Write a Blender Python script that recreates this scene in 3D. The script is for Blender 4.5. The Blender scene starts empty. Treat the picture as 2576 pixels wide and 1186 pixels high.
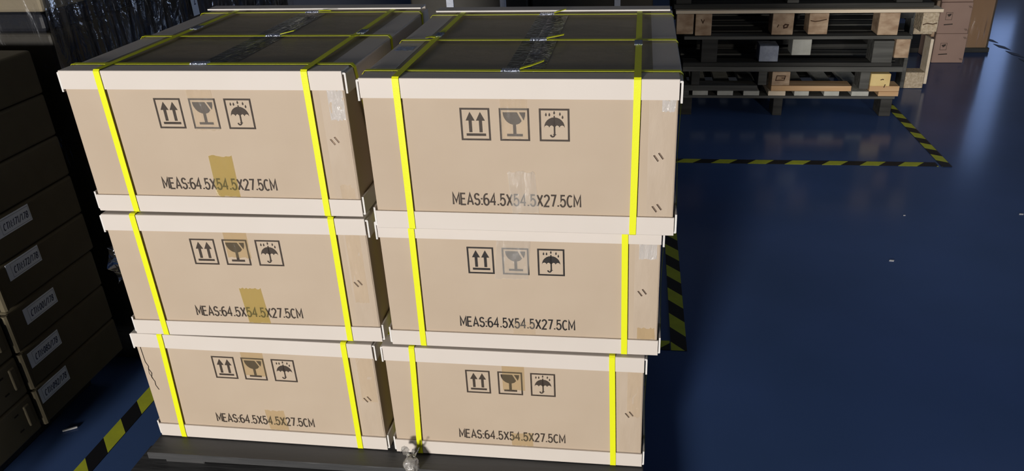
import bpy, bmesh, math, random
from mathutils import Vector, Matrix, noise
random.seed(7)
C = bpy.context.scene.collection
PI = math.pi

# ------------------------------------------------------------------ camera
CAM_H, PITCH, ROLL, FPX = 1.3995, math.radians(25.509), math.radians(-1.8224), 1914.0
YAW = math.radians(7.2)
CX, CY = 1376.64, 523.66
ct, st = math.cos(YAW), math.sin(YAW)
def tog(x, y, z): return Vector((ct*x - st*y, st*x + ct*y, z))
cp, sp, cr, sr = math.cos(PITCH), math.sin(PITCH), math.cos(ROLL), math.sin(ROLL)
R0, U0, F0 = tog(1, 0, 0), tog(0, sp, cp), tog(0, cp, -sp)
cX = R0*cr + U0*sr
cY = -R0*sr + U0*cr
cZ = -F0
cd = bpy.data.cameras.new('camera')
cam = bpy.data.objects.new('camera', cd); C.objects.link(cam)
cam.matrix_world = Matrix(((cX.x, cY.x, cZ.x, 0), (cX.y, cY.y, cZ.y, 0), (cX.z, cY.z, cZ.z, CAM_H), (0, 0, 0, 1)))
cd.sensor_width = 36; cd.lens = FPX*36/2576
cd.shift_x = -(CX-1288)/2576; cd.shift_y = (CY-593)/2576
cd.clip_start = 0.05
bpy.context.scene.camera = cam

# ------------------------------------------------------------------ light
vs = bpy.context.scene.view_settings
vs.view_transform = 'Standard'; vs.look = 'None'; vs.gamma = 1; vs.exposure = 0.0
w = bpy.data.worlds.new('world'); bpy.context.scene.world = w; w.use_nodes = True
w.node_tree.nodes['Background'].inputs[0].default_value = (0.5, 0.6, 0.8, 1)
w.node_tree.nodes['Background'].inputs[1].default_value = 0.02
def lamp(name, kind, loc, target, energy, color, size, spot=None, blend=.3):
    l = bpy.data.lights.new(name, kind); l.energy = energy; l.color = color
    if kind == 'AREA':
        l.shape = 'RECTANGLE'; l.size, l.size_y = size
    else: l.shadow_soft_size = size
    if spot: l.spot_size = math.radians(spot); l.spot_blend = blend
    o = bpy.data.objects.new(name, l); C.objects.link(o); o.location = loc
    o.rotation_euler = (Vector(target)-Vector(loc)).to_track_quat('-Z', 'Y').to_euler()
    return o
lamp('work_lamp', 'SPOT', (-1.62, -4.7, 1.36), (-.5, 1.5, .62), 1700, (1.0, .955, .90), .45, 84, .6)
lamp('pallet_fill_spot', 'SPOT', (1.75, -0.9, 1.15), (0.95, 4.2, .42), 170, (1.0, .92, .82), .12, 30, .8)  # unseen spot added as fill, narrowed to brighten the rear pallets

# ------------------------------------------------------------------ materials
def mat(name, col, rough=.7, metal=0, spec=.3, bump=0, bscale=60, stretch=(1, 1, 1), col2=None, cscale=6, alpha=1, emit=None, coat=0, detail=3, lo=.35, hi=.65):
    m = bpy.data.materials.new(name); m.use_nodes = True
    nt = m.node_tree; b = nt.nodes['Principled BSDF']
    b.inputs['Base Color'].default_value = (*col, 1)
    b.inputs['Roughness'].default_value = rough
    b.inputs['Metallic'].default_value = metal
    b.inputs['Specular IOR Level'].default_value = spec
    b.inputs['Alpha'].default_value = alpha
    b.inputs['Coat Weight'].default_value = coat
    tc = nt.nodes.new('ShaderNodeTexCoord'); mp = nt.nodes.new('ShaderNodeMapping')
    mp.inputs['Scale'].default_value = stretch
    nt.links.new(tc.outputs['Object'], mp.inputs['Vector'])
    if col2:
        n = nt.nodes.new('ShaderNodeTexNoise'); n.inputs['Scale'].default_value = cscale; n.inputs['Detail'].default_value = detail
        nt.links.new(mp.outputs[0], n.inputs['Vector'])
        r = nt.nodes.new('ShaderNodeValToRGB'); r.color_ramp.elements[0].position = lo; r.color_ramp.elements[1].position = hi
        r.color_ramp.elements[0].color = (*col, 1); r.color_ramp.elements[1].color = (*col2, 1)
        nt.links.new(n.outputs['Fac'], r.inputs[0]); nt.links.new(r.outputs[0], b.inputs['Base Color'])
    if bump:
        n = nt.nodes.new('ShaderNodeTexNoise'); n.inputs['Scale'].default_value = bscale; n.inputs['Detail'].default_value = 4
        nt.links.new(mp.outputs[0], n.inputs['Vector'])
        bp = nt.nodes.new('ShaderNodeBump'); bp.inputs['Strength'].default_value = bump; bp.inputs['Distance'].default_value = .01
        nt.links.new(n.outputs['Fac'], bp.inputs['Height']); nt.links.new(bp.outputs[0], b.inputs['Normal'])
    if emit:
        b.inputs['Emission Color'].default_value = (*emit[0], 1); b.inputs['Emission Strength'].default_value = emit[1]
    return m
M = {}
M['kraft'] = mat('kraft_cardboard', (.475, .378, .282), .75, bump=.05, bscale=25, col2=(.505, .408, .308), cscale=5)
M['kraft_top'] = mat('kraft_film_covered', (.30, .25, .17), .45, spec=.3, bump=.10, bscale=30, col2=(.36, .29, .20), cscale=7)
M['kraft_flap'] = mat('kraft_cardboard_creased', (.475, .38, .285), .62, bump=.18, bscale=22, stretch=(2.2, 1, .7), col2=(.515, .42, .325), cscale=9)
M['board'] = mat('paper_angle_board', (.64, .58, .52), .55, spec=.35, bump=.03, bscale=15, col2=(.67, .61, .555), cscale=4)
M['board_end'] = mat('paper_board_cut_edge', (.72, .70, .67), .8, bump=.2, bscale=300)
M['strap'] = mat('lime_plastic_strap', (.80, .84, .012), .45, spec=.35, bump=.05, bscale=400)
M['buckle'] = mat('galvanised_seal', (.55, .6, .72), .25, metal=1, bump=.6, bscale=220)
M['ink'] = mat('brown_black_ink', (.045, .032, .024), .6, col2=(.06, .045, .034), cscale=60)
M['ink_dark'] = mat('black_ink', (.018, .015, .014), .55, col2=(.03, .025, .022), cscale=60)
M['staple'] = mat('copper_staple', (.45, .33, .24), .35, metal=.8)
M['hole'] = mat('dark_crack', (.02, .014, .010), .9)
M['floor'] = mat('blue_epoxy_floor', (.044, .084, .200), .17, spec=.15, bump=.004, bscale=14, col2=(.052, .096, .240), cscale=1.6)
M['tape_yellow'] = mat('floor_tape_yellow', (.50, .54, .04), .5, col2=(.44, .48, .04), cscale=30)
M['tape_black'] = mat('floor_tape_black', (.012, .012, .014), .5)
M['plank_black'] = mat('blackened_pallet_plank', (.045, .046, .048), .5, spec=.4, bump=.35, bscale=18, stretch=(.25, 2, 2), col2=(.062, .062, .064), cscale=7)
M['wood_grey'] = mat('weathered_grey_wood', (.065, .065, .06), .8, bump=.4, bscale=20, stretch=(.2, 3, 3), col2=(.12, .12, .11), cscale=10)
M['wood_dark'] = mat('dark_wood', (.025, .025, .023), .8, bump=.4, bscale=20, stretch=(.2, 3, 3), col2=(.05, .049, .045), cscale=10)
M['wood_tan'] = mat('tan_wood', (.50, .37, .25), .75, bump=.3, bscale=25, col2=(.32, .21, .13), cscale=14, stretch=(1, 1, 2))
M['wood_pale'] = mat('fresh_pale_wood', (.80, .70, .55), .7, bump=.15, bscale=25, stretch=(.2, 3, 3), col2=(.70, .58, .42), cscale=8)
M['wood_orange'] = mat('orange_wood', (.55, .33, .16), .7, bump=.2, bscale=25, stretch=(.2, 3, 3), col2=(.62, .42, .24), cscale=8)
M['wood_yellow'] = mat('yellow_wood', (.80, .62, .28), .65, bump=.1, bscale=20, col2=(.72, .52, .22), cscale=12)
M['wood_white'] = mat('whitened_block', (.42, .42, .37), .8, bump=.3, bscale=40, col2=(.5, .5, .45), cscale=20)
M['wood_blue'] = mat('bluish_grey_block', (.26, .29, .36), .6, bump=.4, bscale=40, col2=(.36, .39, .46), cscale=25)
M['rot'] = mat('dark_wood_stain', (.07, .035, .018), .8)
M['chip'] = mat('chipboard_block', (.42, .33, .22), .85, bump=.8, bscale=90, col2=(.62, .52, .38), cscale=70, detail=6)
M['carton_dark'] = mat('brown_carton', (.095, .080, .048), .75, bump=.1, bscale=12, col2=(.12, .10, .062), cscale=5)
M['carton_grey'] = mat('film_covered_dark_carton', (.05, .045, .035), .5, bump=.2, bscale=8, col2=(.065, .06, .05), cscale=4)
M['carton_pink'] = mat('reddish_brown_carton', (.36, .24, .19), .75, bump=.1, bscale=12, col2=(.40, .27, .21), cscale=5)
M['sheet'] = mat('black_foam_sheet', (.012, .013, .018), .4)
M['carton_mid'] = mat('beige_carton', (.27, .23, .16), .7, bump=.15, bscale=10, col2=(.31, .26, .18), cscale=5)
M['paper'] = mat('white_label_paper', (.80, .86, .98), .5, col2=(.84, .90, .99), cscale=10)
M['label_ink'] = mat('navy_label_ink', (.02, .03, .09), .5)
M['white'] = mat('white_scrap', (.8, .8, .8), .6)
M['wall'] = mat('grey_painted_wall', (.25, .27, .30), .8, bump=.05, bscale=8, col2=(.28, .30, .33), cscale=2)
M['frame'] = mat('grey_window_frame', (.35, .36, .38), .5)
M['pane'] = mat('daylit_pane', (.1, .1, .1), .3, emit=((.35, .52, 1.0), 2.0))
M['fill_pane'] = mat('fill_window_glow', (.1, .1, .1), .3, emit=((.62, .75, 1.0), 7))  # glow of the added window in the right wall
M['tube'] = mat('fill_tube_glow', (.9, .9, .9), .4, emit=((.80, .90, 1.0), 9))  # glow of the added ceiling tubes
M['lamp_body'] = mat('white_lamp_housing', (.6, .6, .6), .5)
def film(name, tint, base_alpha, rough, bump, bscale, stretch=(1, 1, 1), see=(1, 1, 1), spec=1.0, ior=1.5):
    """thin plastic: see-through with a glossy coat, wrinkled by noise"""
    m = bpy.data.materials.new(name); m.use_nodes = True; nt = m.node_tree; N = nt.nodes; L = nt.links
    for n in list(N): N.remove(n)
    out = N.new('ShaderNodeOutputMaterial')
    tr = N.new('ShaderNodeBsdfTransparent'); tr.inputs[0].default_value = (*see, 1); df = N.new('ShaderNodeBsdfPrincipled')
    df.inputs['Base Color'].default_value = (*tint, 1); df.inputs['Roughness'].default_value = rough
    df.inputs['Specular IOR Level'].default_value = spec
    gl = N.new('ShaderNodeBsdfGlossy'); gl.inputs['Roughness'].default_value = rough; gl.inputs['Color'].default_value = (.9, .93, 1, 1)
    tc = N.new('ShaderNodeTexCoord'); mp = N.new('ShaderNodeMapping'); mp.inputs['Scale'].default_value = stretch
    L.new(tc.outputs['Object'], mp.inputs['Vector'])
    nz = N.new('ShaderNodeTexNoise'); nz.inputs['Scale'].default_value = bscale; nz.inputs['Detail'].default_value = 5; nz.inputs['Distortion'].default_value = 1.2
    L.new(mp.outputs[0], nz.inputs['Vector'])
    bp = N.new('ShaderNodeBump'); bp.inputs['Strength'].default_value = bump; bp.inputs['Distance'].default_value = .01
    L.new(nz.outputs['Fac'], bp.inputs['Height'])
    L.new(bp.outputs[0], gl.inputs['Normal']); L.new(bp.outputs[0], df.inputs['Normal'])
    mx = N.new('ShaderNodeMixShader'); mx.inputs[0].default_value = base_alpha
    L.new(tr.outputs[0], mx.inputs[1]); L.new(df.outputs[0], mx.inputs[2])
    fr = N.new('ShaderNodeFresnel'); fr.inputs['IOR'].default_value = ior; L.new(bp.outputs[0], fr.inputs['Normal'])
    mx2 = N.new('ShaderNodeMixShader'); L.new(fr.outputs[0], mx2.inputs[0]); L.new(mx.outputs[0], mx2.inputs[1]); L.new(gl.outputs[0], mx2.inputs[2])
    L.new(mx2.outputs[0], out.inputs['Surface'])
    return m
M['tape_clear'] = film('clear_packing_tape', (.72, .66, .58), .13, .16, .45, 30, (3, 1, .5), (.97, .95, .90), ior=1.35)
M['tape_white'] = film('whitish_packing_tape', (.74, .69, .62), .30, .14, .4, 25, (3, 1, .4), (.98, .97, .94))
M['tape_amber'] = film('amber_packing_tape', (.50, .42, .15), .22, .15, .2, 20, (2, 1, .4), (.90, .84, .56))
M['tape_faint'] = film('faint_amber_tape', (.52, .42, .24), .12, .15, .25, 20, (2, 1, .4), (.94, .90, .79))
M['tape_silver'] = film('shiny_crumpled_tape', (.82, .79, .76), .55, .12, .5, 45, (2.5, 1, .6))
M['tape_top'] = film('clear_tape_on_lid', (.07, .06, .04), .15, .10, 1.0, 60, ior=1.12)
M['tape_seam'] = film('taped_seam_film', (.06, .052, .036), .5, .3, .3, 60, spec=.2, ior=1.06)
M['strip'] = mat('pale_blue_grey_strip', (.75, .80, .92), .4, bump=.4, bscale=60)
M['tape_bluish'] = film('bluish_shiny_tape', (.28, .36, .62), .8, .15, 1.0, 120)
M['stretch'] = film('stretch_wrap_film', (.05, .055, .07), .14, .12, 1.0, 13, (1, 1.3, .5), ior=2.0)
M['knot'] = film('crumpled_film', (.36, .34, .31), .75, .14, .7, 60)

# ------------------------------------------------------------------ helpers
class MB:
    """collects shapes into one mesh"""
    def __init__(s): s.bm = bmesh.new(); s.mi = 0; s.mats = []
    def m(s, key):
        if key not in s.mats: s.mats.append(key)
        s.mi = s.mats.index(key); return s
    def face(s, pts):
        f = s.bm.faces.new([s.bm.verts.new(p) for p in pts]); f.material_index = s.mi; return f
    def box(s, a, b, bev=0, seg=1, rot=None):
        x0, y0, z0 = a; x1, y1, z1 = b
        V = [s.bm.verts.new(p) for p in ((x0,y0,z0),(x1,y0,z0),(x1,y1,z0),(x0,y1,z0),(x0,y0,z1),(x1,y0,z1),(x1,y1,z1),(x0,y1,z1))]
        F = [s.bm.faces.new([V[i] for i in q]) for q in ((0,3,2,1),(4,5,6,7),(0,1,5,4),(1,2,6,5),(2,3,7,6),(3,0,4,7))]
        for f in F: f.material_index = s.mi
        if rot:
            bmesh.ops.rotate(s.bm, verts=V, cent=rot[0], matrix=Matrix.Rotation(rot[1], 3, rot[2]))
        if bev:
            E = list({e for f in F for e in f.edges})
            r = bmesh.ops.bevel(s.bm, geom=E, offset=bev, segments=seg, affect='EDGES', profile=.5)
            for f in r['faces']: f.material_index = s.mi
        return s
    def prism(s, pts, ax, lo, hi):
        """closed outline (2-D) pushed along axis ax from lo to hi"""
        def P(u, v, t):
            return (t, u, v) if ax == 'x' else ((u, t, v) if ax == 'y' else (u, v, t))
        A = [s.bm.verts.new(P(u, v, lo)) for u, v in pts]; Bv = [s.bm.verts.new(P(u, v, hi)) for u, v in pts]
        n = len(pts); fs = []
        for i in range(n):
            fs.append(s.bm.faces.new([A[i], A[(i+1) % n], Bv[(i+1) % n], Bv[i]]))
        e = [s.bm.faces.new(A[::-1]), s.bm.faces.new(Bv)]
        for f in fs+e: f.material_index = s.mi
        bmesh.ops.recalc_face_normals(s.bm, faces=fs+e)
        return e
    def ribbon_loop(s, path, wdir, width, thick):
        """flat band following a closed path"""
        wd = Vector(wdir)*width/2; n = len(path); rings = []
        for i in range(n):
            p = Vector(path[i]); t = (Vector(path[(i+1) % n])-Vector(path[i-1])).normalized()
            nn = t.cross(Vector(wdir)).normalized()*thick/2
            rings.append([s.bm.verts.new(q) for q in (p-wd-nn, p+wd-nn, p+wd+nn, p-wd+nn)])
        for i in range(n):
            a, b = rings[i], rings[(i+1) % n]
            for k in range(4):
                f = s.bm.faces.new([a[k], a[(k+1) % 4], b[(k+1) % 4], b[k]]); f.material_index = s.mi
        return s
    def strip(s, path, wdir, width, thick):
        wd = Vector(wdir)*width/2; n = len(path); rings = []
        for i in range(n):
            p = Vector(path[i]); t = (Vector(path[min(i+1, n-1)])-Vector(path[max(i-1, 0)])).normalized()
            nn = t.cross(Vector(wdir)).normalized()*thick/2
            rings.append([s.bm.verts.new(q) for q in (p-wd-nn, p+wd-nn, p+wd+nn, p-wd+nn)])
        for i in range(n-1):
            a, b = rings[i], rings[i+1]
            for k in range(4):
                f = s.bm.faces.new([a[k], a[(k+1) % 4], b[(k+1) % 4], b[k]]); f.material_index = s.mi
        for r in (rings[0], rings[-1]): s.bm.faces.new(r).material_index = s.mi
        return s
    def line2(s, pts, wd, T):
        """flat stroke of width wd along 2-D points; T maps (u,v) to 3-D"""
        P = [Vector(p) for p in pts]; n = len(P); closed = (P[0]-P[-1]).length < 1e-6 and n > 2
        if closed: P = P[:-1]; n -= 1
        L = []; Rr = []
        for i in range(n):
            if closed: a = P[i]-P[i-1]; b = P[(i+1) % n]-P[i]
            else:
                a = P[i]-P[i-1] if i else P[1]-P[0]; b = P[i+1]-P[i] if i < n-1 else P[i]-P[i-1]
            a = a.normalized(); b = b.normalized(); na = Vector((-a.y, a.x)); nb = Vector((-b.y, b.x))
            m_ = (na+nb); m_ = m_.normalized() if m_.length > 1e-6 else na
            k = wd/2/max(.4, m_.dot(na))
            L.append(s.bm.verts.new(T(*(P[i]+m_*k)))); Rr.append(s.bm.verts.new(T(*(P[i]-m_*k))))
        for i in range(n if closed else n-1):
            j = (i+1) % n
            f = s.bm.faces.new([Rr[i], Rr[j], L[j], L[i]]); f.material_index = s.mi
        return s
    def poly2(s, pts, T):
        f = s.face([T(*p) for p in pts]); return s
    def mesh(s, name, keys=None):
        me = bpy.data.meshes.new(name)
        bmesh.ops.triangulate(s.bm, faces=[f for f in s.bm.faces if len(f.verts) > 4])
        s.bm.to_mesh(me); s.bm.free()
        for k in s.mats: me.materials.append(M[k])
        return me
def link(name, me, parent=None, loc=None):
    o = bpy.data.objects.new(name, me); C.objects.link(o)
    if parent: o.parent = parent
    if loc: o.location = loc
    return o
def part(name, mb, parent, loc=None): return link(name, mb.mesh(name), parent, loc)
def tag(o, label, cat, group=None):
    o['label'] = label; o['category'] = cat
    if group: o['group'] = group
    return o
def thing(name, label, cat, loc=(0, 0, 0), rz=0, group=None):
    o = bpy.data.objects.new(name, None); C.objects.link(o); o.location = loc; o.rotation_euler = (0, 0, rz)
    o.empty_display_size = .05
    return tag(o, label, cat, group)
def struct(name, mb): 
    o = link(name, mb.mesh(name)); o['kind'] = 'structure'; return o

# ------------------------------------------------------------------ the room
b = MB().m('floor'); b.box((-6, -7, -.1), (7, 9.1, 0)); struct('floor', b)
b = MB().m('wall')
for a, c in (((-6, 9, 0), (3.88, 9.15, 5)), ((4.19, 9, 0), (7, 9.15, 5)), ((3.88, 9, 0), (4.19, 9.15, .5)), ((3.88, 9, 2.2), (4.19, 9.15, 5))): b.box(a, c)
struct('wall_back', b)
b = MB().m('wall'); b.box((-6.15, -7, 0), (-6, 9.15, 5)); struct('wall_left', b)
b = MB().m('wall')
for a, c in (((7, -7, 0), (7.15, 1, 5)), ((7, 3, 0), (7.15, 9.15, 5)), ((7, 1, 0), (7.15, 3, 1.0)), ((7, 1, 2.2), (7.15, 3, 5))): b.box(a, c)
struct('wall_right', b)
b = MB().m('frame')
for a, c in (((7.02, 1, 1.0), (7.12, 1.05, 2.2)), ((7.02, 2.95, 1.0), (7.12, 3, 2.2)), ((7.02, 1.98, 1.05), (7.12, 2.02, 2.15)), ((7.02, 1.05, 1.0), (7.12, 2.95, 1.05)), ((7.02, 1.05, 2.15), (7.12, 2.95, 2.2))): b.box(a, c)
wf2 = struct('added_fill_window', b)  # unseen window, added to throw bluish fill on the label cartons' sides
for ya, yb in ((1.05, 1.98), (2.02, 2.95)):
    b = MB().m('fill_pane'); b.box((7.06, ya, 1.05), (7.07, yb, 2.15)); part('window_pane', b, wf2)
b = MB().m('wall'); b.box((-6.15, -7.15, 0), (7.15, -7, 5)); struct('wall_front', b)
b = MB().m('wall'); b.box((-6.15, -7.15, 5), (7.15, 9.15, 5.1)); struct('ceiling', b)
b = MB().m('frame')
for a, c in (((3.88, 9.02, .5), (3.90, 9.12, 2.2)), ((4.17, 9.02, .5), (4.19, 9.12, 2.2)), ((3.90, 9.02, .5), (4.17, 9.12, .52)), ((3.90, 9.02, 2.18), (4.17, 9.12, 2.2))): b.box(a, c)
wf = struct('window_1', b)
b = MB().m('pane'); b.box((3.90, 9.06, .52), (4.17, 9.07, 2.18)); part('window_pane', b, wf)
for i, (x, y) in enumerate(((-3.2, 4.5), (3.6, 5.5), (3.6, 0.5))):  # unseen tubes, added for faint ambient fill and glints on the stretch film
    t = thing('added_fill_tube', ('added fill tube on the ceiling at the left', 'added fill tube on the ceiling at the far right', 'added fill tube on the ceiling at the near right')[i], 'added ceiling light', (x, y, 4.9), 0, 'added ceiling tube lights')
    b = MB().m('lamp_body'); b.box((-.08, -.65, .02), (.08, .65, .1), .01); part('housing', b, t)
    b = MB().m('tube'); n = 10
    b.prism([(.02*math.cos(k*2*PI/n), -.02+.02*math.sin(k*2*PI/n)) for k in range(n)], 'y', -.6, .6); part('tube', b, t)

# ------------------------------------------------------------------ floor marking tape
def stripe_tape(x0, y0, x1, y1, wdt, phase, period, slant, label, gap=None, base=.0012):
    """hazard tape from (x0,y0) to (x1,y1), to the left side of the direction; slant = shift of the stripe along the tape over its width"""
    L = math.hypot(x1-x0, y1-y0); ux, uy = (x1-x0)/L, (y1-y0)/L; vx, vy = -uy, ux
    def P(s_, t_): return (x0+ux*s_+vx*t_, y0+uy*s_+vy*t_, base)
    b = MB(); k0 = int(math.floor(-(abs(slant)+phase)/period))-1; k1 = int((L+abs(slant))/period)+2
    b.m('tape_yellow'); b.m('tape_black')
    for k in range(k0, k1):
        for c, key in ((0, 'tape_yellow'), (.5, 'tape_black')):
            if gap and c == 0: continue
            a = phase+(k+c)*period; e = a+period*.5
            q = [(a, 0), (e, 0), (e+slant, wdt), (a+slant, wdt)]
            # clip to 0..L
            def clip(poly, lim, sg):
                o = []
                for i in range(len(poly)):
                    p, r = poly[i], poly[(i+1) % len(poly)]
                    ip, ir = sg*(p[0]-lim) >= 0, sg*(r[0]-lim) >= 0
                    if ip: o.append(p)
                    if ip != ir:
                        tt = (lim-p[0])/(r[0]-p[0]); o.append((lim, p[1]+tt*(r[1]-p[1])))
                return o
            q = clip(q, 0, 1)
            if len(q) > 2: q = clip(q, L, -1)
            if len(q) > 2:
                b.m(key); b.prism(q, 'z', 0, .0006)
    # move into place
    for v in b.bm.verts:
        p = P(v.co.x, v.co.y); v.co = Vector((p[0], p[1], base+v.co.z))
    o = link('floor_marking_tape', b.mesh('floor_marking_tape'))
    tag(o, label, 'floor tape'); return o
# left: runs away along x -1.396..-1.348 ; direction +y, left side = -x
stripe_tape(-1.348, .6, -1.348, 2.6, .048, 1.373-.6, .150, .052, 'yellow and black hazard tape on the floor between label cartons and left carton stack')
stripe_tape(.170, 1.927, .170, 3.44, .048, 2.0-1.927, .160, .052, 'yellow and black hazard tape running back along the right side of the front pallet')
stripe_tape(-1.3, 1.928, .119, 1.928, .048, .02, .160, .052, 'hazard tape passing behind the front carton stack, only its end seen at right', base=.001)
stripe_tape(-1.3, 3.445, 1.40, 3.445, .049, 1.3+.705, .1715, .045, 'hazard tape crossing the floor in front of the stacked wooden pallets')
stripe_tape(1.459, 3.442, 1.459, 4.9, .046, .05, .157, .03, 'slanting hazard tape at the right corner of the stacked pallets', base=.002)
stripe_tape(2.615, 3.6, 2.615, 6.2, .045, .05, .21, .09, 'worn line of dark dashes on the floor at far right', gap=True)

# ------------------------------------------------------------------ strapped export cartons
LW, BW, H, HT, HB, D = .555, .554, .2983, .039, .0382, .5994
# stroke letters in a 0..1 high box
def arc(cx, cy, rx, ry, a0, a1, n=10):
    return [(cx+rx*math.cos(math.radians(a0+(a1-a0)*i/n)), cy+ry*math.sin(math.radians(a0+(a1-a0)*i/n))) for i in range(n+1)]
G = {
 'M': (.62, [[(0, 0), (0, 1), (.31, .25), (.62, 1), (.62, 0)]]),
 'E': (.46, [[(.46, 1), (0, 1), (0, 0), (.46, 0)], [(0, .53), (.4, .53)]]),
 'A': (.56, [[(0, 0), (.28, 1), (.56, 0)], [(.1, .3), (.46, .3)]]),
 'S': (.48, [arc(.24, .75, .22, .25, 20, 250, 10)+arc(.24, .27, .24, .27, 70, -165, 10)]),
 ':': (.08, [[(.04, 0), (.04, .12)], [(.04, .5), (.04, .62)]]),
 '6': (.48, [arc(.3, .55, .3, .45, 70, 180, 8)+arc(.24, .3, .24, .3, 180, 540, 16)]),
 '4': (.52, [[(.38, 0), (.38, 1), (0, .3), (.52, .3)]]),
 '.': (.10, [[(.05, 0), (.05, .12)]]),
 '5': (.48, [[(.44, 1), (.08, 1), (.04, .52)]+arc(.22, .33, .25, .33, 120, -160, 12)]),
 'X': (.52, [[(0, 0), (.52, 1)], [(0, 1), (.52, 0)]]),
 '2': (.48, [arc(.24, .74, .23, .26, 165, -25, 10)+[(0, 0), (.48, 0)]]),
 '7': (.46, [[(0, 1), (.46, 1), (.16, 0)]]),
 'C': (.50, [arc(.27, .5, .27, .5, 50, 310, 14)]),
 'T': (.50, [[(0, 1), (.5, 1)], [(.25, 1), (.25, 0)]]),
 'N': (.52, [[(0, 0), (0, 1), (.52, 0), (.52, 1)]]),
 '1': (.26, [[(0, .8), (.16, 1), (.16, 0)]]),
 '8': (.48, [arc(.24, .75, .20, .25, -90, 270, 14), arc(.24, .26, .24, .26, 90, 450, 14)]),
 '0': (.48, [arc(.24, .5, .24, .5, 0, 360, 16)]),
 '9': (.48, [arc(.18, .45, .3, .45, -110, 0, 8)+arc(.24, .7, .24, .3, 0, 360, 16)]),
 '/': (.40, [[(-.05, -.1), (.45, 1.1)]]),
 ' ': (.12, [])}
def text2(b, s, x0, z0, h, total, wd, T, track=.16):
    adv = sum(G[c][0]+track for c in s)-track; k = total/adv; x = x0
    for c in s:
        wc, lines = G[c]
        for ln in lines: b.line2([(x+u*k, z0+v*h) for u, v in ln], wd, T)
        x += (wc+track)*k
def front(y):
    return lambda u, v: (u, y, v)
def prints_for(key):
    out = []; T = front(.0012); S = .0235; zt = H-HT-.0195; sh = .057
    for name, cx in (('up_arrows_symbol', -.0755), ('fragile_symbol', -.0055), ('keep_dry_symbol', .065)):
        b = MB().m(key); fw = .0033
        x0, x1, z1, z0 = cx-.025, cx+.025, zt, zt-sh
        b.line2([(x0, z0), (x1, z0), (x1, z1), (x0, z1), (x0, z0)], fw, T)
        def Q(u, v): return T(cx+u*.05, z0+v*sh)
        if name == 'up_arrows_symbol':
            for ax in (-.18, .19):
                b.poly2([(ax-.16, .62), (ax+.16, .62), (ax, .9)], Q)
                b.poly2([(ax-.055, .24), (ax+.055, .24), (ax+.055, .622), (ax-.055, .622)], Q)
            b.poly2([(-.34, .12), (.36, .12), (.36, .2), (-.34, .2)], Q)
        elif name == 'fragile_symbol':
            bowl = [(-.4+.0*i, .9) for i in (0,)]+[(-.40*math.cos(math.radians(a)), .9-.40*math.sin(math.radians(a))) for a in range(8, 128, 10)]
            b.poly2([(-.4, .9)]+bowl[1:]+[(.26, .62), (.1, .9)], Q)
            b.poly2([(.18, .9), (.4, .9), (.385, .78), (.335, .64)], Q)
            b.poly2([(-.055, .52), (.055, .52), (.055, .2), (-.055, .2)], Q)
            b.poly2([(-.28, .12), (.28, .12), (.28, .2), (-.28, .2)], Q)
        else:
            top = [(.36*math.cos(math.radians(a)), .42+.33*math.sin(math.radians(a))) for a in range(0, 181, 15)]
            sc = []
            for k in range(4):
                c0 = -.36+.18*k+.09
                sc += [(c0+.085*math.cos(math.radians(a)), .42+.075*math.sin(math.radians(a))) for a in (170, 135, 90, 45, 10)]
            b.poly2(top+sc, Q)
            b.line2([(cx+u*.05, z0+v*sh) for u, v in [(0, .8), (0, .5)]], .0022, T)
            b.line2([(cx+u*.05, z0+v*sh) for u, v in [(0, .5), (0, .2)]+arc(-.07, .2, .07, .08, 0, -170, 8)], .0028, T)
            for ux, uz in ((-.29, .84), (-.17, .84), (0, .9), (.2, .86), (.29, .76)):
                b.poly2([(ux, uz+.06), (ux+.03, uz), (ux+.025, uz-.04), (ux, uz-.06), (ux-.025, uz-.04), (ux-.03, uz)], Q)
        out.append((name, b.mesh(name)))
    b = MB().m(key)
    text2(b, 'MEAS:64.5X54.5X27.5CM', -.1275, HB+.0155, .0225, .2365, .0031, T, .20)
    out.append(('measurement_text', b.mesh('measurement_text')))
    return out
PR = {'ink': prints_for('ink'), 'ink_dark': prints_for('ink_dark')}

# shared carton pieces
def body_mesh(crack=False):
    b = MB().m('kraft'); b.m('kraft_top'); b.m('kraft')
    b.box((-BW/2, .0018, .0052), (BW/2, D-.004, ZT-.0042), .0025, 2)
    for f in b.bm.faces:
        if f.normal.z > .9 or all(v.co.z > ZT-.006 for v in f.verts): f.material_index = 1
    return b.mesh('box_body')
BODY_T = None
t_ = .0035
def angle(ax, lo, hi, corner, sy, sz, w_top, w_side, bow=.0):
    """L-profile board; corner (u,z) outer corner, sy/sz = directions of the legs"""
    u, z = corner
    pts = [(u, z), (u+sy*w_top, z), (u+sy*w_top, z+sz*t_), (u+sy*t_*1.0, z+sz*t_), (u+sy*t_, z+sz*w_side), (u, z+sz*w_side)]
    b = MB().m('board'); b.m('board_end'); b.m('board')
    e = b.prism(pts, ax, lo, hi)
    for f in e: f.material_index = 1
    ed = [x for x in b.bm.edges if all(abs((v.co.y if ax == 'x' else v.co.x)-u) < 1e-6 and abs(v.co.z-z) < 1e-6 for v in x.verts)]
    bmesh.ops.bevel(b.bm, geom=ed, offset=.002, segments=3, affect='EDGES', profile=.5)
    # the inner cut edge of the top leg is bare paper
    for f in b.bm.faces:
        c = f.calc_center_median()
        uu = c.y if ax == 'x' else c.x
        if abs(uu-(u+sy*w_top)) < 1e-4: f.material_index = 1
    return b.mesh('angle_board')
ZT = H-.0030
SO = .2838   # outer face of the side boards
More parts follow.
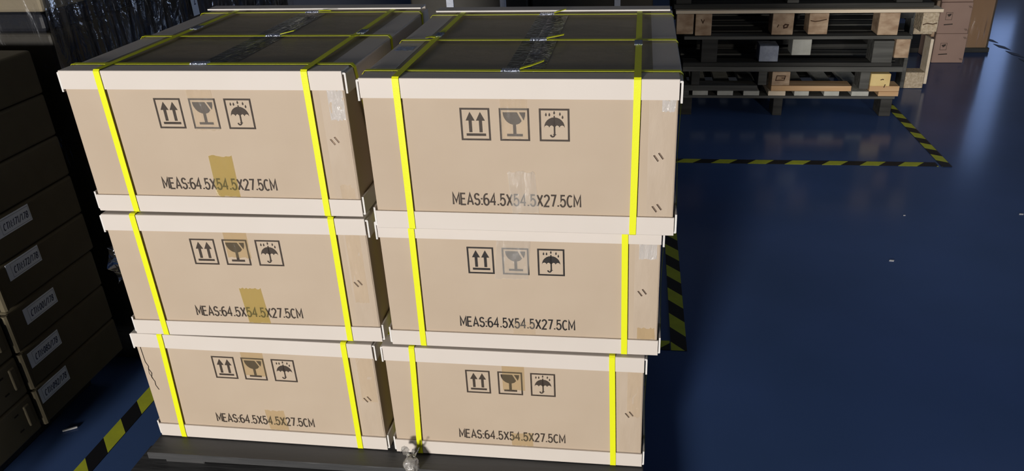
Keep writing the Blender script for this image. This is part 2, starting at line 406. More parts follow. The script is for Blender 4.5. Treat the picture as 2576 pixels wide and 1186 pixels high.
ANG = [
 angle('x', -LW/2, LW/2, (-.0025, ZT), 1, -1, .040, HT-.003),
 angle('x', -LW/2, LW/2, (D+.001, ZT), -1, -1, .046, HT-.003),
 angle('y', .001, D-.003, (-SO, ZT-.0036), 1, -1, .050, HT),
 angle('y', .001, D-.003, (SO, ZT-.0036), -1, -1, .050, HT),
 angle('x', -LW/2-.0012, LW/2+.0012, (-.0025, .0016), 1, 1, .046, HB-.0016),
 angle('x', -LW/2, LW/2, (D+.001, .0016), -1, 1, .046, HB-.0016),
 angle('y', .001, D-.003, (-SO, .0052), 1, 1, .050, HB),
 angle('y', .001, D-.003, (SO, .0052), -1, 1, .050, HB)]
BODY = body_mesh()
RAISED = angle('x', -LW/2, LW/2, (D+.001, H+.0035), -1, -1, .046, HT+.004)
SW = .0122
def strap_long(x, dx=0, sag=0):
    y0, y1, z0, z1 = -.0042, D+.0022, .0005, H-.0006
    r = .003
    # taut at the lid, follows the boards, free in between
    path = [(x, y0+r, z1), (x, y0, z1-r), (x, y0-.0002, H-HT*.5), (x+dx*.5, y0+.0003, H/2), (x+dx, y0, HB*.5), (x+dx, y0, .004), (x+dx, y0+.0035, .0009), (x+dx, y1-.003, .0009), (x+dx, y1, .004), (x, y1, z1-r), (x, y1-r, z1)]
    b = MB().m('strap'); b.ribbon_loop(path, (1, 0, 0), SW, .0009); return b.mesh('strap')
def strap_cross(y, dy=0):
    x1, z1 = SO+.0016, H-.0020
    path = [(-x1+.005, y, z1), (-x1, y, z1-.006), (-x1, y, ZT-HT+.002), (-BW/2-.001, y, ZT-HT-.012), (-BW/2-.001, y, HB+.014), (-x1, y, HB+.002), (-x1, y, .006), (-x1+.005, y, .0028), (x1-.005, y, .0028), (x1, y, .006), (x1-.004, y, H/2), (x1, y, z1-.006), (x1-.005, y, z1)]
    path = [(p[0], p[1]+(dy if p[2] < ZT-.02 else 0), p[2]) for p in path]
    b = MB().m('strap'); b.ribbon_loop(path, (0, 1, 0), SW, .0005); return b.mesh('strap')
def buckle_mesh(along, L=.034):
    b = MB().m('buckle'); n = 14; w2 = .0078
    for i in range(n):
        a, c = -L/2+L*i/n, -L/2+L*(i+1)/n
        za, zc = (.0026 if i % 2 else .0012), (.0012 if i % 2 else .0026)
        q = [(a, -w2, za), (c, -w2, zc), (c, w2, zc), (a, w2, za)]
        if along == 'y': q = [(v, u, z) for u, v, z in q][::-1]
        b.face(q)
        for sgn in (-1, 1):
            e = [(a, sgn*w2, za), (c, sgn*w2, zc), (c, sgn*w2, -.0008), (a, sgn*w2, -.0008)]
            if along == 'y': e = [(v, u, z) for u, v, z in e]
            b.face(e)
    for xx in (-L/2, L/2):
        e = [(xx, -w2, -.0008), (xx, w2, -.0008), (xx, w2, .002), (xx, -w2, .002)]
        if along == 'y': e = [(v, u, z) for u, v, z in e]
        b.face(e)
    bmesh.ops.remove_doubles(b.bm, verts=b.bm.verts, dist=1e-5)
    return b.mesh('buckle')
BK = {'x': buckle_mesh('x'), 'y': buckle_mesh('y')}
CROSS = (.047, .280, .535)
SC = [strap_cross(y) for y in CROSS]
SC_SLANT = [strap_cross(.047, .045)]+SC[1:]
SC_BACK = [strap_cross(.092)]+SC[1:]
def staple_mesh():
    b = MB().m('staple'); b.m('hole'); b.m('staple')
    b.box((-.0068, -.0012, -.0007), (.0068, .0002, .0007), .0003, rot=((0, 0, 0), math.radians(55), 'Y'))
    b.m('hole'); b.box((-.0070, -.0002, -.0022), (.0070, .0001, -.0007), rot=((0, 0, 0), math.radians(55), 'Y'))
    return b.mesh('staple')
STP = staple_mesh()
def tape_sheet(x0, x1, z0, z1, key, y=.0009, seed=0, skew=0, ragged=True):
    """strip of tape lying on the front face, wrinkled, with torn ends"""
    rnd = random.Random(seed); b = MB().m(key); nx, nz = 12, 14
    V = []
    for j in range(nz+1):
        row = []
        for i in range(nx+1):
            u, v = i/nx, j/nz
            z = z0+(z1-z0)*v; x = x0+(x1-x0)*u+skew*(v-.5)
            if ragged and j == 0: z += rnd.uniform(-.002, .002)
            if ragged and j == nz: z += rnd.uniform(-.002, .002)
            yy = y-.0016*max(0, noise.noise(Vector((x*80, seed, z*26))))
            row.append(b.bm.verts.new((x, yy, z)))
        V.append(row)
    for j in range(nz):
        for i in range(nx):
            f = b.bm.faces.new([V[j][i], V[j][i+1], V[j+1][i+1], V[j+1][i]]); f.material_index = b.mi; f.smooth = True
    return b.mesh('packing_tape')
def top_sheet(x0, x1, y0, y1, z, key, amp=.0012, seed=0, freq=60, skew=0):
    b = MB().m(key); nx, ny = 16, 40; V = []
    for j in range(ny+1):
        V.append([b.bm.verts.new((x0+(x1-x0)*i/nx+skew*(j/ny-.5), y0+(y1-y0)*j/ny, z+amp*abs(noise.noise(Vector((i/nx*4, j/ny*freq/4, seed*3.1)))))) for i in range(nx+1)])
    for j in range(ny):
        for i in range(nx):
            f = b.bm.faces.new([V[j][i], V[j][i+1], V[j+1][i+1], V[j+1][i]]); f.material_index = b.mi; f.smooth = True
    return b.mesh('packing_tape')

def carton(label, x, y, lvl, rz, ink='ink', straps=((-.21, 0), (.2085, 0)), buckles=None, tails=(), tapes=(), staples=(), top=False, crack=False):
    t = thing('export_carton', label, 'cardboard box', (x, y, .15+lvl*H), rz, 'strapped export cartons on the front pallet')
    link('box_body', BODY, t)
    b = MB().m('kraft_flap'); nx, nz = 5, 16; V = []
    for j in range(nz+1):
        V.append([b.bm.verts.new((.228+(.2745-.228)*i/nx, .0011-.0007*max(0, noise.noise(Vector((i*.9, lvl*7+x*9, j*.55)))), HB+.0005+(H-HT-HB-.001)*j/nz)) for i in range(nx+1)])
    for j in range(nz):
        for i in range(nx):
            f = b.bm.faces.new([V[j][i], V[j][i+1], V[j+1][i+1], V[j+1][i]]); f.material_index = 0; f.smooth = True
    part('joint_flap', b, t)
    for k, me in enumerate(ANG): link('edge_board', RAISED if (buckles and k == 1) else me, t)
    for n_, me in PR[ink]: link(n_, me, t)
    so = []
    for sx, dx in straps: so.append(link('strap', strap_long(sx, dx), t))
    for me in (SC if x > -.5 else (SC_SLANT if lvl == 2 else SC_BACK)): so.append(link('strap', me, t))
    for k, (bx, by) in enumerate(buckles or ()):
        al = 'y' if k < 2 else 'x'
        link('buckle', BK[al], so[k], (bx, by, H-(.0002 if k < 2 else .0018)))
    for k, (sx, sy, ex, ey, ez) in tails:
        b = MB().m('strap')
        b.strip([(sx, sy, H+.002), ((sx+ex)/2, sy+(ey-sy)*.35, H+.003+ez*.4), (ex, ey, H+.003+ez)], (0, 1, 0), SW*.95, .0009)
        part('strap_tail', b, so[k])
    for tp in tapes: link('packing_tape', tp, t)
    for sx, sz in staples:
        for d in ((-.0042, -.0022), (.0042, .0022)):
            link('staple', STP, t, (sx+d[0], .0008, sz+d[1]))
    if crack:
        b = MB().m('hole'); T = front(.0014)
        pts = [(-.2675, H-HT-.001), (-.2665, .215), (-.262, .203), (-.2640, .196), (-.2590, .184), (-.2625, .172), (-.2575, .160), (-.2585, .150), (-.2535, .137)]
        b.line2(pts, .0018, T); b.line2([(-.2640, .196), (-.2655, .183), (-.2600, .168)], .0012, T); part('torn_crack', b, t)
    return t
zt0 = H-HT
def clr(seed, x0=-.026, x1=.026, z0=zt0-.077, key='tape_clear', skew=0): return tape_sheet(x0, x1, z0, zt0-.0005, key, seed=seed, skew=skew)
def low(seed, x0, x1, z1, key, skew=0): return tape_sheet(x0, x1, HB+.0005, z1, key, seed=seed, skew=skew)
LTt = carton('strapped carton topmost of the left stack, amber tape over its measurement text', -.808, 1.296, 2, .0015, 'ink',
    ((-.1985, .001), (.2075, 0)), ((-.194, .352), (.215, .304), (-.019, .047), (.024, .28), (.009, .535)),
    ((3, (.04, .28, .068, .29, .004)), (4, (.026, .535, .062, .523, .001)), (1, (.222, .262, .212, .235, .003))),
    [clr(1, -.0315, .0185, zt0-.081, skew=-.003), low(2, -.018, .030, .125, 'tape_amber'), tape_sheet(.243, .273, zt0-.058, zt0-.001, 'tape_silver', seed=3),
     tape_sheet(.240, .268, HB+.001, HB+.030, 'tape_clear', seed=4)], ((.2445, .160),))
LMt = carton('strapped carton in the middle of the left stack, black square symbols and amber tape', -.806, 1.292, 1, .0145, 'ink',
    ((-.2085, 0), (.2095, -.001)), None, (), [clr(11, -.026, .024, zt0-.060, 'tape_faint'), low(12, -.016, .032, .125, 'tape_amber', -.006),
     tape_sheet(.232, .262, HB+.06, zt0-.001, 'tape_clear', seed=13)], ((.2445, .145),))
LBt = carton('strapped carton at the bottom left of the pallet with a cracked left edge', -.829, 1.292, 0, -.0085, 'ink',
    ((-.2085, -.012), (.2155, -.001)), None, (), [clr(21, -.03, .022, zt0-.066, 'tape_faint'), low(22, -.002, .044, .095, 'tape_faint', -.004),
     tape_sheet(.236, .272, HB+.10, zt0-.001, 'tape_clear', seed=23)], ((.249, .145),), crack=True)
RTt = carton('strapped carton topmost of the right stack, whitish tape over its measurement text', -.206, 1.251, 2, -.0034, 'ink',
    ((-.2105, 0), (.2075, -.003)), ((-.21, .315), (.207, .242), (-.015, .047), (.005, .28), (-.007, .515+.02)),
    ((2, (.002, .047, .040, .085, .003)), (3, (.022, .28, .056, .292, .003)), (4, (.01, .535, .036, .555, .003)), (0, (-.212, .29, -.226, .268, .003))),
    [clr(31, -.030, .018, zt0-.074), low(32, -.020, .030, .122, 'tape_white', -.006), tape_sheet(.250, .2735, zt0-.022, zt0-.001, 'tape_silver', seed=33),
     top_sheet(-.276, -.240, .205, .240, ZT-.0033, 'tape_bluish', .0005, 5)], ((.2475, .155), (.2475, HB+.018)))
RMt = carton('strapped carton in the middle of the right stack with crisp black square symbols', -.224, 1.290, 1, .0014, 'ink_dark',
    ((-.2085, -.002), (.2085, .002)), None, (), [clr(41, -.045, .022, zt0-.088, 'tape_white', .008), low(42, -.018, .028, HB+.03, 'tape_clear'),
     tape_sheet(.236, .270, zt0-.034, zt0-.001, 'tape_silver', seed=43), tape_sheet(.236, .272, HB+.001, HB+.028, 'tape_faint', seed=44)], ((.2445, .150),))
RBt = carton('strapped carton at the bottom right of the pallet, grey film knot at its foot', -.249, 1.286, 0, -.0039, 'ink',
    ((-.2130, -.010), (.2115, .004)), None, (), [clr(51, -.022, .026, zt0-.066, 'tape_faint'), low(52, -.010, .038, HB+.037, 'tape_faint'),
     tape_sheet(.244, .272, HB+.10, zt0-.001, 'tape_clear', seed=53)], ((.2495, .145),))
for t, sd in ((LTt, 1), (RTt, 2)):
    o = link('seam_tape', top_sheet(-.030, .018, .048, .550, ZT-.0040, 'tape_seam', .0002, sd), t)
    o = link('seam_tape', top_sheet(-.002, .042, .048, .545, ZT-.0038, 'tape_top', .0018, sd+5, 90), t)

# crumpled film under the strap
t = thing('film_knot', 'crumpled grey plastic film knot on the pallet edge below the right stack', 'plastic film', (-.480, 1.262, .155))
b = MB().m('knot'); bmesh.ops.create_icosphere(b.bm, subdivisions=4, radius=.0165)
for v in b.bm.verts:
    n_ = noise.noise(v.co*70)+.5*noise.noise(v.co*160)
    v.co = v.co*(1.08+.22*n_)+Vector((0.002, -.030, .010)); v.co.z *= 1.12
for f in b.bm.faces: f.smooth = True
part('ball', b, t)
for sgn, ex in ((-1, -.020), (1, .020), (0, .003)):
    b = MB().m('knot'); rows = []
    for j in range(7):
        u = j/6; wv = .006+.012*math.sin(u*2.6)
        rows.append([b.bm.verts.new((ex*u+k*wv*.35, -.024+.012*u+(.005*math.sin(j*2+k*1.7)), .016+.026*math.sin(u*1.6)*(1 if sgn else .8)+.006*math.sin(k*2.1+j*1.3)+k*wv*.45)) for k in (-1, 0, 1)])
    for j in range(6):
        for k in range(2):
            f = b.bm.faces.new([rows[j][k], rows[j][k+1], rows[j+1][k+1], rows[j+1][k]]); f.material_index = 0
    part('film_tail', b, t)

# ------------------------------------------------------------------ the front pallet
t = thing('black_pallet', 'dark weathered pallet on the blue floor carrying the six strapped cartons', 'pallet', (-.54, 1.6, 0))
X0, X1 = -1.115+.54, .034+.54
def board(parent, a, c, key='plank_black', name='deck_board', bev=.002):
    b = MB().m(key); b.box(a, c, bev); return part(name, b, parent)
yy = 1.236-1.6
for k in range(7):
    board(t, (X0, yy+k*.113, .130), (X1, yy+k*.113+(.103), .1492))
for k in range(3):
    z0, z1 = .108, .130
    xk = X0+.0+(X1-X0-.1)*k/2
    board(t, (xk, yy+.02, .112), (xk+.1, yy+.76, .130), name='stringer_board')
    for j in range(3):
        board(t, (xk, yy+.05+j*.31, .022), (xk+.1, yy+.05+j*.31+.1, .112), name='block')
for k, (ya, yb) in enumerate(((-.270, .1), (.33, .43), (.66, .76))):
    board(t, (X0-.07 if k == 0 else X0, yy+ya, .055 if k == 0 else .003), (X1+.02 if k == 0 else X1, yy+yb, .075 if k == 0 else .022), name='base_board')
board(t, (X0-.07, yy-.27, .003), (X0+.03, yy+.1, .055), name='block')
board(t, (X1-.08, yy-.27, .003), (X1+.02, yy+.1, .055), name='block')

# ------------------------------------------------------------------ stack of wooden pallets (rear)
FY = 4.17
def rear_pallet(label, z, x0, x1, blocks, bottom=None, top=None, dy=0, slats=None, depth=.95):
    """blocks: (x0,x1,z0,z1,material); bottom/top: (z0,z1,material,xa,xb)"""
    t = thing('wooden_pallet', label, 'pallet', ((x0+x1)/2, FY+dy, z), 0, 'wooden pallets stacked at the rear')
    cx = (x0+x1)/2
    def bd(name, xa, xb, ya, yb, za, zb, key, bev=.0015):
        b = MB().m(key); b.box((xa-cx, ya, za-z), (xb-cx, yb, zb-z), bev); return part(name, b, t)
    for xa, xb, za, zb, key in blocks:
        bd('block', xa, xb, .0 if key != 'wood_grey' else .005, .12, za, zb, key, .002)
    zb0, zb1 = min(k[2] for k in blocks), max(k[3] for k in blocks)
    for row in (.42, .82):
        for fx in (0, .5, 1):
            xx = x0+(x1-x0-.1)*fx
            bd('block', xx, xx+.1, row, row+.1, zb0, zb1, 'wood_dark')
    if bottom:
        za, zb, segs = bottom
        for xa, xb, key in segs: bd('base_board', xa, xb, .0, .1, za, zb, key)
        for row in (.42, .82): bd('base_board', x0, x1, row, row+.1, za, zb, 'wood_dark')
    if top:
        za, zb, key = top
        bd('deck_board', x0, x1, -.004, .09, za, zb, key)
        for k in range(1, 7): bd('deck_board', x0, x1, -.004+k*.143, .094+k*.143-.004, za, zb, 'wood_dark' if k % 2 else 'wood_grey')
    if slats:
        za, zb, L_ = slats
        for xa, xb, key in L_: bd('slat', xa, xb, .0, .9, za, zb, key)
    return t
rear_pallet('lowest pallet of the rear stack, standing on dark feet with pale slat ends', 0, .2, 1.395,
    ((.22, .31, 0, .098, 'wood_dark'), (.755, .805, 0, .098, 'wood_dark'), (1.325, 1.385, 0, .098, 'wood_dark')),
    (.098, .112, ((.2, 1.395, 'wood_grey'),)), None,
    slats=(.114, .1395, ((.205, .29, 'wood_grey'), (.310, .395, 'wood_white'), (.446, .532, 'wood_white'), (.588, .674, 'wood_white'), (.722, .815, 'wood_pale'), (.862, .94, 'wood_white'), (1.02, 1.10, 'wood_white'), (1.165, 1.255, 'wood_white'), (1.305, 1.41, 'wood_orange'))))
rear_pallet('second pallet from the floor in the rear stack, with a bright yellow block', .1405, .25, 1.41,
    ((.30, .345, .172, .248, 'wood_dark'), (.662, .708, .172, .248, 'wood_grey'), (.735, .830, .172, .248, 'wood_tan'), (1.200, 1.250, .152, .248, 'wood_grey'), (1.254, 1.356, .170, .238, 'wood_yellow')),
    (.1405, .1700, ((.25, .66, 'wood_grey'), (.735, 1.16, 'wood_orange'), (1.254, 1.41, 'wood_orange'))), (.250, .277, 'wood_grey'), dy=0)
rear_pallet('third pallet from the floor in the rear stack, one bluish and one whitish block', .279, .25, 1.43,
    ((.346, .431, .300, .425, 'wood_dark'), (.655, .755, .305, .390, 'wood_blue'), (.824, .923, .340, .425, 'wood_white'), (1.244, 1.348, .281, .415, 'wood_grey'), (1.354, 1.426, .325, .425, 'wood_tan')),
    (.279, .299, ((.25, 1.35, 'wood_dark'),)), (.426, .443, 'wood_grey'), dy=0)
rear_pallet('fourth pallet from the floor in the rear stack, with a long pale front deck board', .445, .200, 1.56,
    ((.206, .296, .455, .562, 'wood_tan'), (.306, .392, .447, .562, 'wood_tan'), (.708, .818, .450, .562, 'wood_tan'), (.896, .995, .452, .562, 'wood_tan'), (1.250, 1.352, .447, .562, 'wood_tan'), (1.465, 1.545, .462, .562, 'chip')),
    None, (.564, .581, 'wood_pale'), dy=0)
rear_pallet('uppermost dark pallet of the rear stack, cut off by the top of the view', .583, .19, 1.52,
    ((.20, .28, .610, .70, 'wood_dark'), (.78, .84, .610, .70, 'wood_grey'), (1.33, 1.46, .610, .70, 'wood_dark')),
    (.583, .608, ((.19, 1.52, 'wood_dark'),)), (.702, .72, 'wood_dark'), dy=.03)
# marks on the wood
def mark(o, polys, y=-.0006):
    b = MB().m('rot')
    for p in polys: b.line2(p, .005 if len(p) < 6 else .008, front(y))
    part('dark_stain', b, o)
for o in list(C.objects):
    if o.name.startswith('wooden_pallet') and o['label'].startswith('fourth'):
        cx_ = .88
        mark(o, [[(.902-cx_, .08), (.925-cx_, .075), (.95-cx_, .078), (.985-cx_, .086)], [(.735-cx_, .045), (.742-cx_, .060)], [(.765-cx_, .05), (.775-cx_, .06), (.79-cx_, .058), (.785-cx_, .045), (.77-cx_, .042), (.768-cx_, .05)]])
        mark(o, [[(1.47-cx_, .055), (1.49-cx_, .062), (1.52-cx_, .058), (1.54-cx_, .064)], [(.335-cx_, .09), (.345-cx_, .07), (.352-cx_, .088)]])
    if o.name.startswith('wooden_pallet') and o['label'].startswith('second'):
        cx_ = .83
        mark(o, [[(.755-cx_, .06), (.80-cx_, .062), (.805-cx_, .085), (.76-cx_, .086), (.755-cx_, .06)], [(.785-cx_, .073), (.805-cx_, .073)]])
        mark(o, [[(1.305-cx_, .064), (1.315-cx_, .068), (1.322-cx_, .066)], [(1.328-cx_, .022), (1.333-cx_, .040)]])
# pallet standing on its edge at the right end of the stack
t = thing('upright_pallet', 'wooden pallet standing on its edge beside the right end of the rear stack', 'pallet', (1.68, 4.70, 0))
for za, zb, key in ((.002, .10, 'chip'), (.330, .425, 'chip'), (.655, .75, 'chip')):
    for yk in (0, .45, .9):
        b = MB().m(key if yk == 0 else 'wood_dark'); b.box((-.068, yk, za), (.040, yk+.1, zb), .002); part('block', b, t)
for za, zb in ((0.002, .75),):
    for yk in (0, .45, .9):
        b = MB().m('wood_grey'); b.box((-.092, yk, za), (-.070, yk+.1, zb), .002); part('base_board', b, t)
b = MB().m('wood_pale'); b.prism([(.042, .03), (.058, .03), (.056, .30), (.040, .302)], 'y', 0, .10); part('deck_board', b, t)
for k, (za, zb) in enumerate(((.31, .40), (.43, .52), (.55, .64), (.67, .76))):
    b = MB().m('wood_tan'); b.box((.042, 0.02, za), (.060, 1.0, zb), .002); part('deck_board', b, t)

# ------------------------------------------------------------------ small cartons at the right rear
def plain_carton(label, cat_group, x0, x1, y0, y1, z0, z1, key, name='small_carton', mark=None, rz=0):
    cx, cy = (x0+x1)/2, y0
    t = thing(name, label, 'cardboard box', (cx, cy, z0), rz, cat_group)
    b = MB().m(key); b.box((x0-cx, 0, 0), (x1-cx, y1-y0, z1-z0), .004, 2); part('box_body', b, t)
    if mark == 'front':
        b = MB().m('ink'); T = front(-.0008); wq = x1-x0; hq = z1-z0
        xa, xb, za, zb = -wq*.30, -wq*.10, hq*.45, hq*.68
        b.line2([(xa, za), (xb, za), (xb, zb), (xa, zb), (xa, za)], .0022, T)
        b.poly2([(xa+.006, zb-.012), (xb-.006, zb-.006), (xb-.008, zb-.018), (xa+.018, zb-.028)], T)
        b.line2([(xa-.004, hq*.29), (xb+.012, hq*.31)], .007, T)
        part('printed_mark', b, t)
        for sx, sz in ((wq*.42, hq*.86), (wq*.42, hq*.13)):
            b = MB().m('hole'); T = front(-.0009)
            for d in (-.006, 0, .006): b.line2([(sx+d-.006, sz+.007), (sx+d+.006, sz-.007)], .0016, T)
            part('staple', b, t)
    return t
plain_carton('small reddish brown carton on the floor right of the stacked pallets', 'small cartons at the right rear', 1.965, 2.166, 5.30, 5.57, .001, .196, 'carton_pink', mark='front')
plain_carton('small reddish brown carton resting on another one right of the stacked pallets', 'small cartons at the right rear', 1.965, 2.160, 5.30, 5.57, .197, .400, 'carton_pink', mark='front')
plain_carton('small carton topmost of three at the right rear, cut by the top of the view', 'small cartons at the right rear', 1.965, 2.160, 5.31, 5.57, .401, .600, 'carton_pink')
t = plain_carton('tall carton in clear film behind the small cartons at right rear', None, 2.17, 2.415, 5.58, 5.95, .035, .40, 'carton_pink', 'tall_carton')
b = MB().m('tape_faint')
def wrap_sheet(b, P0, P1, z0, z1, nrm, amp, fu, fz, nu=40, nz=24, seed=0):
    """vertical wrinkled sheet from P0 to P1, pushed out along nrm"""
    V = []
    for j in range(nz+1):
        row = []
        for i in range(nu+1):
            u = i/nu; x = P0[0]+(P1[0]-P0[0])*u; y = P0[1]+(P1[1]-P0[1])*u; z = z0+(z1-z0)*j/nz
            d = amp*(noise.noise(Vector((u*fu, z*fz, seed)))+.5*noise.noise(Vector((u*fu*2.7, z*fz*1.4, seed+9)))+.6)
            row.append(b.bm.verts.new((x+nrm[0]*d, y+nrm[1]*d, z)))
        V.append(row)
    for j in range(nz):
        for i in range(nu):
            f = b.bm.faces.new([V[j][i], V[j][i+1], V[j+1][i+1], V[j+1][i]]); f.material_index = b.mi; f.smooth = True
wrap_sheet(b, (-.125, -.004), (.127, -.004), .0, .36, (0, -1), .006, 9, 3)
wrap_sheet(b, (.127, -.004), (.127, .37), .0, .36, (1, 0), .006, 9, 3)
part('clear_film', b, t)
plain_carton('tall carton in clear film, upper one at right rear cut by the view', None, 2.17, 2.415, 5.58, 5.95, .401, .75, 'carton_pink', 'tall_carton')
b = MB().m('wood_dark'); b.box((1.90, 5.578, 0), (2.44, 6.4, .033), .003)
b2 = link('packing_board', b.mesh('packing_board')); tag(b2, 'dark flat board on the floor under the film-covered tall carton', 'board')
b2.location = (0, 0, 0)

# ------------------------------------------------------------------ label cartons at the left
FX = -1.454
t = thing('dark_pallet', 'dark pallet under the small label cartons at the left edge', 'pallet', (-1.80, 1.3, 0))
for k in range(4):
    b = MB().m('plank_black'); b.box((-.30, -.42+k*.20, .098), (.30, -.26+k*.20, .118), .002); part('deck_board', b, t)
for xx in (-.30, -.05, .12):
    b = MB().m('plank_black'); b.box((xx, -.42, .001), (xx+.1, .34, .098), .002); part('stringer', b, t)
LAB = {0: ('CTN:092/178', .000, .058, .104), 1: ('CTN:085/178', .012, .051, .106), 2: ('CTN:001/178', .044, .048, .106), 3: ('CTN:172/178', .033, .062, .104), 4: ('CTN:171/178', .046, .058, .105)}
ORD = ['lowest', 'second lowest', 'third from the bottom', 'fourth from the bottom', 'fifth from the bottom', 'sixth', 'seventh', 'topmost']
HC = .109
for k in range(8):
    nm = ORD[k]
    if k in LAB: lb = 'brown carton, %s in its column, white label reading %s' % (nm, LAB[k][0])
    else: lb = 'plain dark small carton, %s in the column above the white labels' % nm
    jit = random.uniform(-.004, .004)
    y0 = 1.345 + (.010 if k > 2 else 0)
    t = thing('label_carton', lb, 'cardboard box', (FX, y0, .119+k*HC), random.uniform(-.006, .006) if k else 0, 'small cartons in the left stack')
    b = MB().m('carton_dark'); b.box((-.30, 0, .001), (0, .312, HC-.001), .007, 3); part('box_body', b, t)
    if k < 4:
        b = MB().m('carton_dark'); n = 6
        prof = [(-.012, 0), (-.004, .004), (.003, .002), (.004, -.004), (.001, -.009), (-.010, -.009)]
        b.prism([(p[0], p[1]-.001) for p in prof], 'z', .004, HC-.004); part('end_flap', b, t)
    if k in LAB:
        s, ly, lz, ll = LAB[k]; lz = min(lz, HC-.045)
        b = MB().m('paper'); T = lambda u, v: (.0012, u, v)
        b.box((.0001, ly, lz), (.0010, ly+ll, lz+.042))
        p = part('carton_label', b, t)
        b = MB().m('label_ink')
        b.line2([(ly+.013, lz+.004), (ly+ll-.003, lz+.004), (ly+ll-.003, lz+.038), (ly+.013, lz+.038), (ly+.013, lz+.004)], .0006, T)
        T2 = lambda u, v: (.0012, u+(v-lz)*.18, v)
        text2(b, s, ly+.017, lz+.012, .0155, .076, .0021, T2, .24)
        part('label_text', b, p)
for k in range(3):
    t = thing('label_carton', 'small brown carton with stapled end flap at the left picture edge, ' + ('lowest of three', 'middle of three', 'topmost of three')[k], 'cardboard box', (FX-.004, 1.012, .119+k*HC), 0, 'stapled cartons at the left picture edge')
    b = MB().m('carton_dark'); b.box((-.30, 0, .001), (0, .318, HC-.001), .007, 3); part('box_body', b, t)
    b = MB().m('carton_dark'); b.box((-.003, .285, .03), (.004, .303, HC-.02), .003, 2); part('end_flap', b, t)
    for q in (.035, .080):
        b = MB().m('hole'); b.box((.0001, .255, q), (.0012, .268, q+.004)); part('staple', b, t)
b = MB().m('white')
b.box((-.018, -.003, 0), (.018, .003, .004), .001); o = part('paper_stick', b, None, (-1.509, 1.448, .0015)); o.rotation_euler = (0, 0, .55)
tag(o, 'short white stick lying on the dark floor in front of the label cartons', 'stick')
for i, (x, y, s, l) in enumerate(((.934, 2.531, .010, 'tiny white paper scrap on the blue floor right of the front pallet'), (1.091, 2.913, .005, 'tiny white speck on the blue floor behind the larger paper scrap'), (1.552, 2.949, .010, 'tiny white paper scrap at the right edge of the blue floor'))):
    b = MB().m('white'); b.prism([(-s, -s*.4), (s*.6, -s*.5), (s, s*.3), (-s*.5, s*.5)], 'z', 0, .0012)
    o = part('paper_scrap', b, None, (x, y, .001)); tag(o, l, 'paper')

# ------------------------------------------------------------------ film-wrapped load behind the label cartons
t = thing('dark_pallet', 'dark pallet under the film-wrapped load at the left', 'pallet', (-1.95, 2.45, 0))
for k in range(7):
    b = MB().m('plank_black'); b.box((-.46, -.68+k*.2, .098), (.46, -.54+k*.2, .118), .002); part('deck_board', b, t)
for xx in (-.46, -.05, .36):
    b = MB().m('plank_black'); b.box((xx, -.68, .001), (xx+.1, .70, .098), .002); part('stringer', b, t)
WX = -1.462
def wc(y0, y1, z0, z1, key, lb, grp='cartons in the left wrapped load'):
    t = thing('wrapped_carton', lb, 'cardboard box', (WX, y0, z0), 0, grp)
    b = MB().m(key); b.box((-.92, 0, .001), (0, y1-y0, z1-z0-.001), .008, 2); part('box_body', b, t); return t
ys = (1.752, 2.20, 2.66, 3.12)
for j in range(3):
    for i in range(3):
        wc(ys[i]+.003, ys[i+1]-.003, .119+j*.297, .119+(j+1)*.297, 'carton_grey', 'dark carton under shiny film in the left load, %s layer, %s' % (('bottom', 'middle', 'upper')[j], ('nearest', 'middle one', 'farthest')[i]))
a = wc(ys[0]+.003, ys[1]-.003, 1.06, 1.36, 'carton_mid', 'lighter brown carton with printed frame at the top left corner')
b = MB().m('ink'); T = lambda u, v: (u, -.001, v)
b.line2([(-.36, .035), (-.135, .035), (-.135, .2), (-.36, .2), (-.36, .035)], .004, T)
b.line2([(-.33, .06), (-.25, .14), (-.20, .06)], .004, T); part('printed_mark', b, a)
for i in (1, 2):
    wc(ys[i]+.003, ys[i+1]-.003, 1.012, 1.36, 'carton_grey', 'dark carton on top of the left wrapped load, %s' % ('middle one', 'farthest')[i-1])
b = MB().m('sheet'); b.box((-2.38, 1.757, 1.0115), (-1.470, 2.196, 1.058), .01, 2)
o = link('foam_sheet', b.mesh('foam_sheet')); tag(o, 'thick dark sheet between layers of the left wrapped load', 'sheet')
b = MB().m('stretch')
wrap_sheet(b, (WX+.004, 1.742), (WX+.004, 3.13), .13, 1.37, (1, 0), .018, 34, 2.6, 260, 60, 3)
wrap_sheet(b, (-2.39, 1.742), (WX+.004, 1.742), .13, 1.37, (0, -1), .006, 14, 2.5, 90, 60, 5)
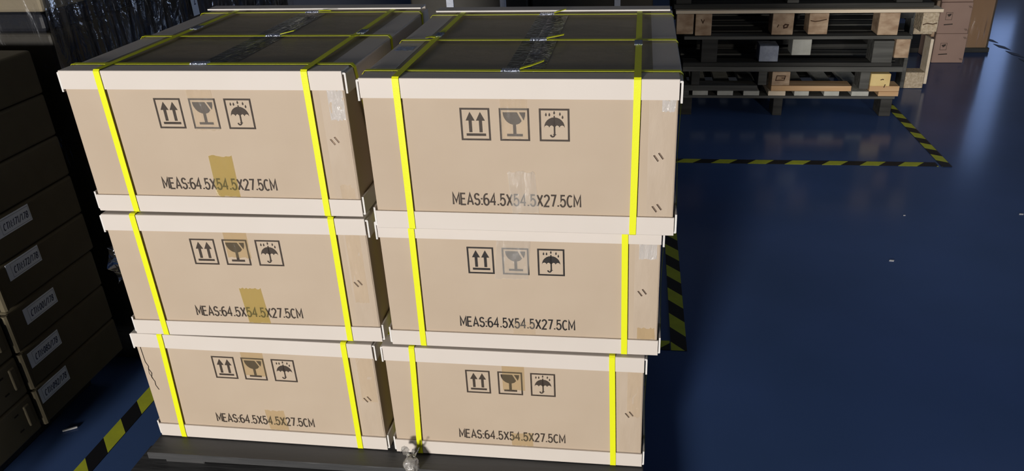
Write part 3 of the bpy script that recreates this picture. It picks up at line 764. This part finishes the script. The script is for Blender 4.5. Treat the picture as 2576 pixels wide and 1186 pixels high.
o = link('stretch_film', b.mesh('stretch_film')); tag(o, 'shiny wrinkled stretch film around the dark load at upper left', 'plastic film')
# loose film tongue low behind the left carton
b = MB().m('stretch'); rows = []
for j in range(16):
    u = j/15
    rows.append([b.bm.verts.new((.006*math.sin(u*9)+k*.010, k*.011+.008*math.cos(u*7+k), .11-.11*u+.006*math.sin(k*3+u*11))) for k in range(5)])
for j in range(15):
    for k in range(4): b.bm.faces.new([rows[j][k], rows[j][k+1], rows[j+1][k+1], rows[j+1][k]])
o = part('film_scrap', b, None, (-1.452, 1.700, .315)); tag(o, 'glinting loose film tongue in the dark gap left of the middle carton', 'plastic film')
# paper tag on the wrapped load
b = MB().m('paper'); b.box((-.0006, -.018, -.035), (.0006, .018, .08)); o = part('paper_tag', b, None, (-1.435, 2.375, .965)); tag(o, 'small white tag with blue writing hanging on the left wrapped load', 'tag')
b = MB().m('label_ink'); b.line2([(-.004, .0), (.006, .0), (.001, .0), (.001, .03), (-.006, .026)], .003, lambda u, v: (.0012, u, v)); part('tag_writing', b, o)

# ------------------------------------------------------------------ dark wrapped load straight behind
for i, (x0, x1, lb) in enumerate(((-1.30, -.62, 'left'), (-.60, .08, 'right'))):
    t = thing('dark_load', 'dark covered load behind the strapped stacks, %s one' % lb, 'pallet load', ((x0+x1)/2, 4.33, 0), 0)
    hw = (x1-x0)/2
    b = MB().m('carton_grey'); b.box((-hw, 0, .12), (hw, .8, 1.25), .01, 2); part('load_body', b, t)
    for k in range(3):
        b = MB().m('plank_black'); xx = -hw+.02+k*(hw-.07); b.box((xx, 0, .001), (xx+.1, .8, .12), .003); part('pallet_block', b, t)
for x0, x1, lb in ((-1.088, -1.046, 'leftmost'), (-.778, -.744, 'middle'), (-.134, -.100, 'rightmost')):
    b = MB().m('strip'); b.box((x0, 4.318, .50), (x1, 4.328, 1.24), .002)
    o = link('corner_strip', b.mesh('corner_strip')); tag(o, 'pale upright strip on the dark load behind the strapped stacks, %s of three' % lb, 'strip')
